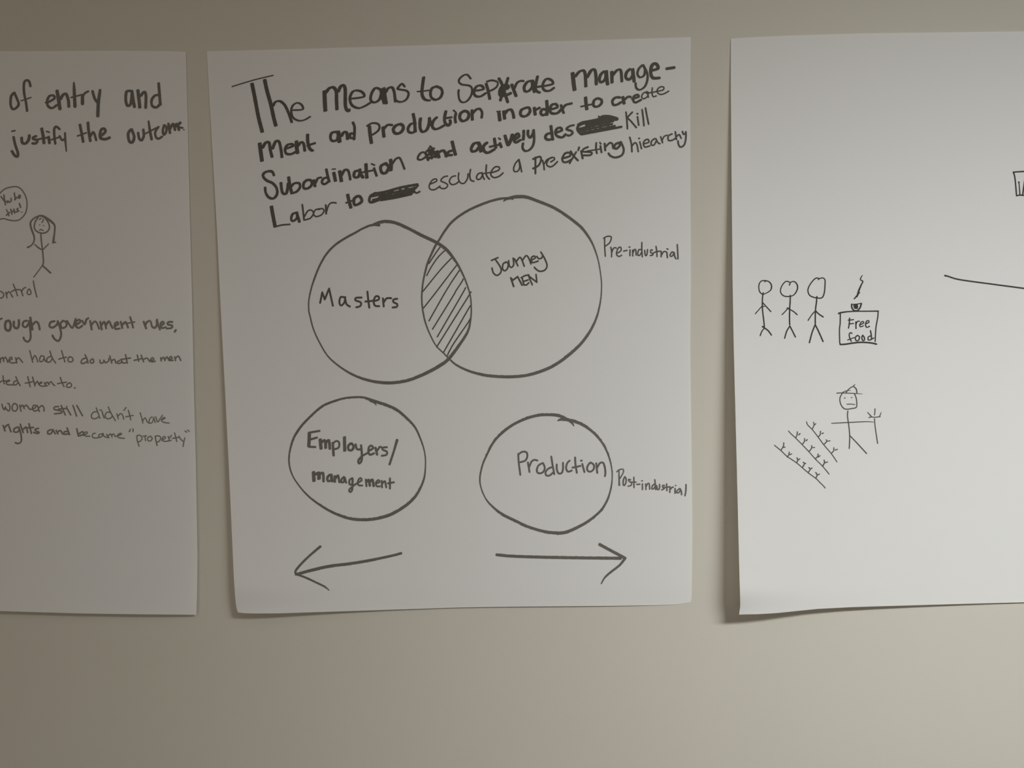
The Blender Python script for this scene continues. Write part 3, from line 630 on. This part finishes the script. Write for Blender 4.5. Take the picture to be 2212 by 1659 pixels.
X = (1620,580,S2); Z = (1600,560,S4); Y = (1780,590,S2); AA = (1780,800,S2); BB = (1640,820,S4); CC = (1660,900,S2)
rig('stick_figure', X, (30,30), '''
 345,325,18 390,297,24 450,312,30 508,380,34 513,470,34 470,540,26 330,618,24 ; n28 310,622 242,570 212,470 222,370 270,302 350,286 400,297 ; n32 318,582 305,650 296,820 302,1000 335,1280 346,1408 ; n28 312,822 400,920 500,1028 ; n24 342,910 280,912 210,990 128,1082 ;
 302,1390,40 345,1413,34 ; n28 338,1432 280,1510 246,1605 ; n32 352,1422 440,1490 513,1590
''', None, 'smallest stick person, at the left of the three in line')
rig('stick_figure', X, (32,32), '''
 945,393,34 967,342,26 1010,312,26 1080,322,30 1128,390,34 1138,470,34 1100,570,32 1040,638,26 980,663,24 ; n28 967,340 900,307 842,317 772,400 732,500 742,590 802,650 880,668 960,665 ; n34 965,642 960,800 950,960 946,1180 951,1348 ; 895,952,42 948,960,38 ;
 n26 890,972 830,1040 768,1102 ; n28 962,982 1050,1032 1128,1103 ; [1600,560,5.53] n16 585,802 550,860 526,943 ; n16 590,802 620,860 654,928
''', None, 'stick person with a heart-shaped head, second of the three in line')
rig('stick_figure', X, (32,32), '''
 1625,272,20 1680,234,28 1750,227,28 1792,272,30 1794,380,32 1780,560,32 1740,680,32 1680,708,30 1600,703,28 ; n30 1660,242 1590,227 1522,272 1432,390 1386,500 1402,600 1452,658 1540,693 1600,700 ; n34 1600,672 1590,800 1570,950 1562,1100 1562,1340 ;
 n26 1555,1022 1490,1090 1388,1240 ; n32 1570,1012 1650,1090 1752,1157 ; [1600,560,5.53] n17 890,782 855,870 821,996 ; n17 895,790 930,860 984,982
''', None, 'tallest stick person, nearest the Free food table')
tab = rig('drawn_table', Y, (30,30), '''
 350,964,40 400,945,40 560,922,32 780,911,30 1050,910,30 1298,907,34 ; 1292,910 1285,1050 1242,1300 1222,1632 ; 390,962 386,1200 370,1350 377,1659 [1600,560,5.53] 1190,1012,16 ; n19 1190,1018 1250,1015 1350,1000 1450,992 1560,1000 1622,1014
''', None, 'square table front in black marker')
words(rig, 'sign_word', Y, (32,32), ['Free', 'food'], '''
 611,1076 605,1200 587,1312 ; n28 580,1124 705,1111 ; n28 594,1214 705,1201 ; n32 761,1164 765,1322 ; n28 767,1220 800,1152 848,1151 ; n28 852,1240 948,1192 930,1153 882,1180 854,1240 872,1283 940,1258 ; n30 992,1212 1076,1172 1060,1134 1012,1152 993,1240 1022,1297 1087,1270
 |n30 668,1440 630,1422 603,1460 612,1540 653,1630 ; n26 565,1598 720,1540 ; n32 790,1492 748,1540 772,1617 828,1600 848,1520 802,1488 ; n32 930,1484 904,1520 922,1607 967,1598 962,1530 924,1492 ; n32 1110,1376 1130,1480 1133,1580 ; n30 1110,1502 1062,1520 1053,1588 1100,1598 1187,1550''', None, tab)
rig('drawn_bowl', Y, (34,34), '''
 n38 660,745 668,830 722,895 798,895 858,830 893,728 ; n24 655,745 760,742 897,720 ; n56 738,775 755,822 790,805 782,765 ; n44 745,835 790,835 ; n30 715,770 725,820
''', None, 'small bowl filled with black on the table', tab)
rig('drawn_steam', Y, (34,34), '''
 915,52,18 877,120,28 872,160,28 928,197,34 890,280,34 842,390,44 817,470,48 800,525,46 722,615,28 ; n22 858,466 812,500 ; n24 792,566 802,540
''', None, 'zigzag wisp of steam over the bowl', tab)
far = rig('stick_figure', BB, (14,14), '''
 1059,376 1055,440 1072,560 1081,680 1076,822 ; 866,522,11 1070,512,13 1280,502,11 1368,508,7 ; 1086,672 1180,770 1283,883 ;
 [1780,800,11.06] n27 440,545 387,640 382,740 422,850 490,918 560,928 650,914 768,888 784,800 774,680 732,562
''', M_INK, 'stick farmer holding a pitchfork out at arm length')
rig('hat', AA, (24,24), '''
 308,548,26 360,540,26 480,541,24 720,551,22 915,564,12 ; 525,530,26 600,442,26 700,376,24 743,334,14 ; 712,386,26 773,450,30 785,536,30 ; 442,530,24 520,492,22 640,481,10
''', M_INK, 'pointed hat with a flat brim', far)
rig('face', AA, (26,26), '490,660 504,662 ; 657,650 667,650 ; n22 548,808 640,806 733,818', M_INK, 'dot eyes and a straight mouth', far)
rig('pitchfork', BB, (13,13), '''
 1378,467 1385,560 1415,762 ; 1383,349 1382,390 1378,422 ; 1295,392,10 1320,418,13 1342,445,16 ; 1457,393,9 1437,444,13 ; n12 1311,455 1340,445 1380,450 1445,442
''', M_INK, 'three-pronged pitchfork', far)
rows = ['''145,685 300,812 450,952 670,1102 950,1340 1140,1482 1250,1592 1318,1658 1356,1706 ; n28 365,625 360,700 302,798 ; n26 362,736 396,726 ; n28 496,850 490,910 447,964 ; n26 502,910 556,892 ; n30 682,985 705,1040 676,1092 ; n28 707,1040 750,1008 ; n30 834,1092 863,1122 812,1212 ; n26 866,1126 890,1112 ;
 n28 967,1218 1000,1260 947,1332 ; n28 1002,1256 1042,1227 ; n28 1132,1334 1165,1395 1132,1467 ; n28 1167,1395 1220,1372''',
 '''480,343 530,400 650,512 810,672 970,842 1120,1012 1300,1192 1448,1372 ; n28 690,364 680,450 652,498 ; n32 725,432 752,408 ; n28 864,524 860,590 812,658 ; n30 899,573 926,553 ; n28 1034,694 1030,760 972,828 ; n26 1064,740 1100,736 ; n28 1185,894 1180,950 1122,1003 ; n28 1192,965 1232,933 ; n30 1330,1040 1340,1100 1297,1178 ; n28 1347,1105 1411,1082''',
 '''910,125 940,200 1050,312 1190,492 1330,682 1500,882 1636,1080 ; n26 1078,135 1090,200 1052,288 ; n26 1092,205 1131,168 ; n28 1244,350 1235,430 1187,488 ; n28 1278,409 1311,391 ; n28 1381,554 1395,590 1337,653 ; n24 1397,590 1471,576 ; n28 1564,745 1555,820 1502,878 ; n28 1594,799 1645,782''']
for txt, lab in zip(rows, ('longest slanted crop row, with six sprouts', 'middle slanted crop row, with five sprouts', 'slanted crop row nearest the farmer, with four sprouts')):
    rig('crop_row', CC, (24,24), txt, M_INK, lab)
rig('drawn_box', (2012,350,S2), (34,34), '''
 1962,247 1998,400 2035,806 ; 1955,242 2080,232 2212,225 2500,212 ; 2035,806 2110,790 2212,795 2500,788 ; 2090,482,42 2095,525,24 2115,778,30 ; 2228,440 2182,778
''', None, 'corner of a box drawn at the right edge of the photo')
rig('drawn_line', (2012,500,S2), (36,36), '''
 325,1055,42 400,1072,36 600,1135,36 900,1185,36 1500,1265,36 2212,1360,36 2500,1402,36
''', None, 'long sloping line running off to the right')
